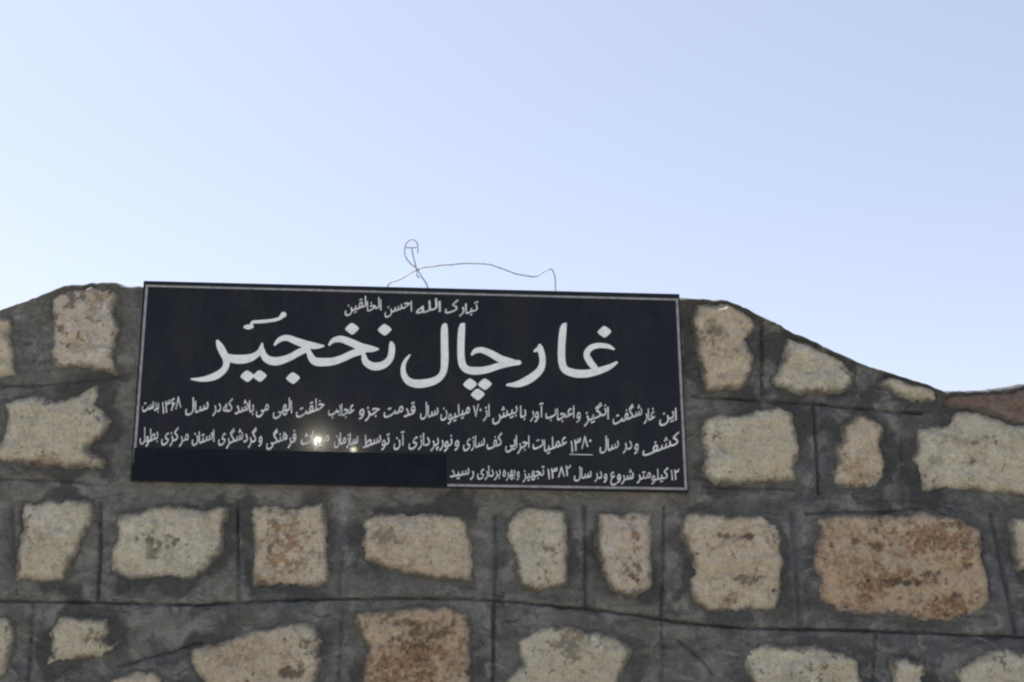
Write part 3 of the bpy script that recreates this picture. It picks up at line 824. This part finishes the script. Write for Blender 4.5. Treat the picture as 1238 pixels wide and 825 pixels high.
# ------------------------------------------------------------------ wire
cu = bpy.data.curves.new('loose_wire', 'CURVE'); cu.dimensions = '3D'; cu.bevel_depth = 0.0030; cu.bevel_resolution = 2; cu.resolution_u = 6
paths = [
 [(466,356,.07),(468,346,.06),(473,341,.05),(482,339,.04),(490,334,.04),(498,329,.05),(505,326,.05),(513,323,.05),(524,322.5,.04),(534,320.5,.04),(545,320.5,.05),(555,319,.06),(568,318.5,.07),(580,319,.07),(592,319.5,.06),(602,323.5,.05),(613,327,.05),(622,331,.05),(635,333.5,.06),(648,335.5,.07),(655,330,.07),(662,326,.06),(668,325.5,.06),(671,334,.06),(671.5,345,.06),(672,362,.06)],
 [(520,358,.05),(517,346,.05),(513,339,.05),(509,334,.05),(506,327,.05),(502,323,.05),(495,318,.05),(489,309,.06),(489,301,.07),(491,294,.07),(497,289,.06),(503,291,.05),(505.5,298,.04),(505,306,.03)],
 [(507,336,.055),(504,334,.05),(504,329,.06),(502,318,.06),(499,309,.06),(498,301,.06)],
 [(491,299.5,.07),(497,300,.06),(504,299.5,.05)],
]
for pts in paths:
    sp_ = cu.splines.new('NURBS'); sp_.points.add(len(pts) - 1)
    for k, (a, b_, y) in enumerate(pts):
        q = P([a], [b_], y)[0]; sp_.points[k].co = (q[0], q[1], q[2], 1)
    sp_.order_u = 3; sp_.use_endpoint_u = True
tmp = bpy.data.objects.new('tmp', cu); COL.objects.link(tmp)
dg = bpy.context.evaluated_depsgraph_get()
wm = bpy.data.meshes.new_from_object(tmp.evaluated_get(dg)); wm.name = 'loose_wire'
bpy.data.objects.remove(tmp)
wm.materials.clear(); wm.materials.append(M_WIRE)
wp = P([505], [350], .05)[0]
wm.transform(Matrix.Translation(-Vector(wp)))
wo = link('loose_wire', wm); wo.location = wp
wo['label'] = 'thin bent grey wire with a small loop sticking up above the black plaque'; wo['category'] = 'wire'

# ------------------------------------------------------------------ ground
n = 60
ax = np.sign(np.linspace(-1, 1, n)) * np.abs(np.linspace(-1, 1, n)) ** 3 * 1500
GX, GY = np.meshgrid(ax, ax)
GZ = 0.03 * fbm(GX, GY, 2.3, 3, 71) * (np.hypot(GX, GY) < 40)
gi_ = np.arange(n * n).reshape(n, n)
gf = np.stack([gi_[:-1, :-1], gi_[:-1, 1:], gi_[1:, 1:], gi_[1:, :-1]], -1).reshape(-1, 4)
go = link('ground', np_mesh('ground', np.stack([GX, GY, GZ], -1).reshape(-1, 3), gf, M_GROUND))
go['kind'] = 'structure'

# ------------------------------------------------------------------ lit lamp behind the photographer, seen mirrored in the board
M_LAMP, t, b = new_mat('lit_lamp_glass')
b.inputs['Base Color'].default_value = (0.9, 0.88, 0.75, 1)
b.inputs['Emission Color'].default_value = (1.0, 0.93, 0.70, 1)
b.inputs['Emission Strength'].default_value = 260.0
M_POLE, t, b = new_mat('painted_pole_steel')
n1 = noise(t, geo_pos(t), 20.0, 3, 0.6)
t.links.new(ramp(t, n1, [(0.35, (0.10, 0.11, 0.11)), (0.65, (0.15, 0.155, 0.155))]), b.inputs['Base Color'])
b.inputs['Metallic'].default_value = 0.4; b.inputs['Roughness'].default_value = 0.5
def mirror_pt(px, py, dist):
    h = P([px], [py], YF)[0]; d = h - CAM; d /= np.linalg.norm(d); d[1] = -d[1]
    return h + d * dist
import bmesh
L1, L2 = mirror_pt(384.3, 533.3, 9.0), mirror_pt(427.3, 543.6, 9.0)
pole_x, pole_y = float((L1[0] + L2[0]) / 2), float((L1[1] + L2[1]) / 2) - 0.25
lamp = thing('lamp_post', 'steel lamp post with two lit round lamps standing in front of the wall', 'lamp post', (pole_x, pole_y, 0))
def cyl(name, a, b_, r0, r1, mat, seg=16):
    a, b_ = Vector(a), Vector(b_); d = b_ - a
    bm = bmesh.new()
    bmesh.ops.create_cone(bm, cap_ends=True, segments=seg, radius1=r0, radius2=r1, depth=d.length,
                          matrix=Matrix.Translation((a + b_) / 2) @ d.to_track_quat('Z', 'Y').to_matrix().to_4x4())
    me = bpy.data.meshes.new(name); bm.to_mesh(me); bm.free(); me.materials.append(mat)
    me.transform(Matrix.Translation(-lamp.location))
    return link(name, me, lamp)
topz = float(max(L1[2], L2[2])) + 0.15
cyl('pole', (pole_x, pole_y, 0), (pole_x, pole_y, topz), 0.055, 0.035, M_POLE)
for q, r in ((L1, 0.042), (L2, 0.020)):
    bm = bmesh.new(); bmesh.ops.create_uvsphere(bm, u_segments=16, v_segments=10, radius=r, matrix=Matrix.Translation(Vector(q)))
    me = bpy.data.meshes.new('lamp_bulb'); bm.to_mesh(me); bm.free(); me.materials.append(M_LAMP)
    me.transform(Matrix.Translation(-lamp.location)); link('lamp_bulb', me, lamp)
    cyl('lamp_arm', (pole_x, pole_y, float(q[2]) + 0.06), (q[0], q[1] - 0.02, float(q[2]) + r * 0.8), 0.015, 0.012, M_POLE)
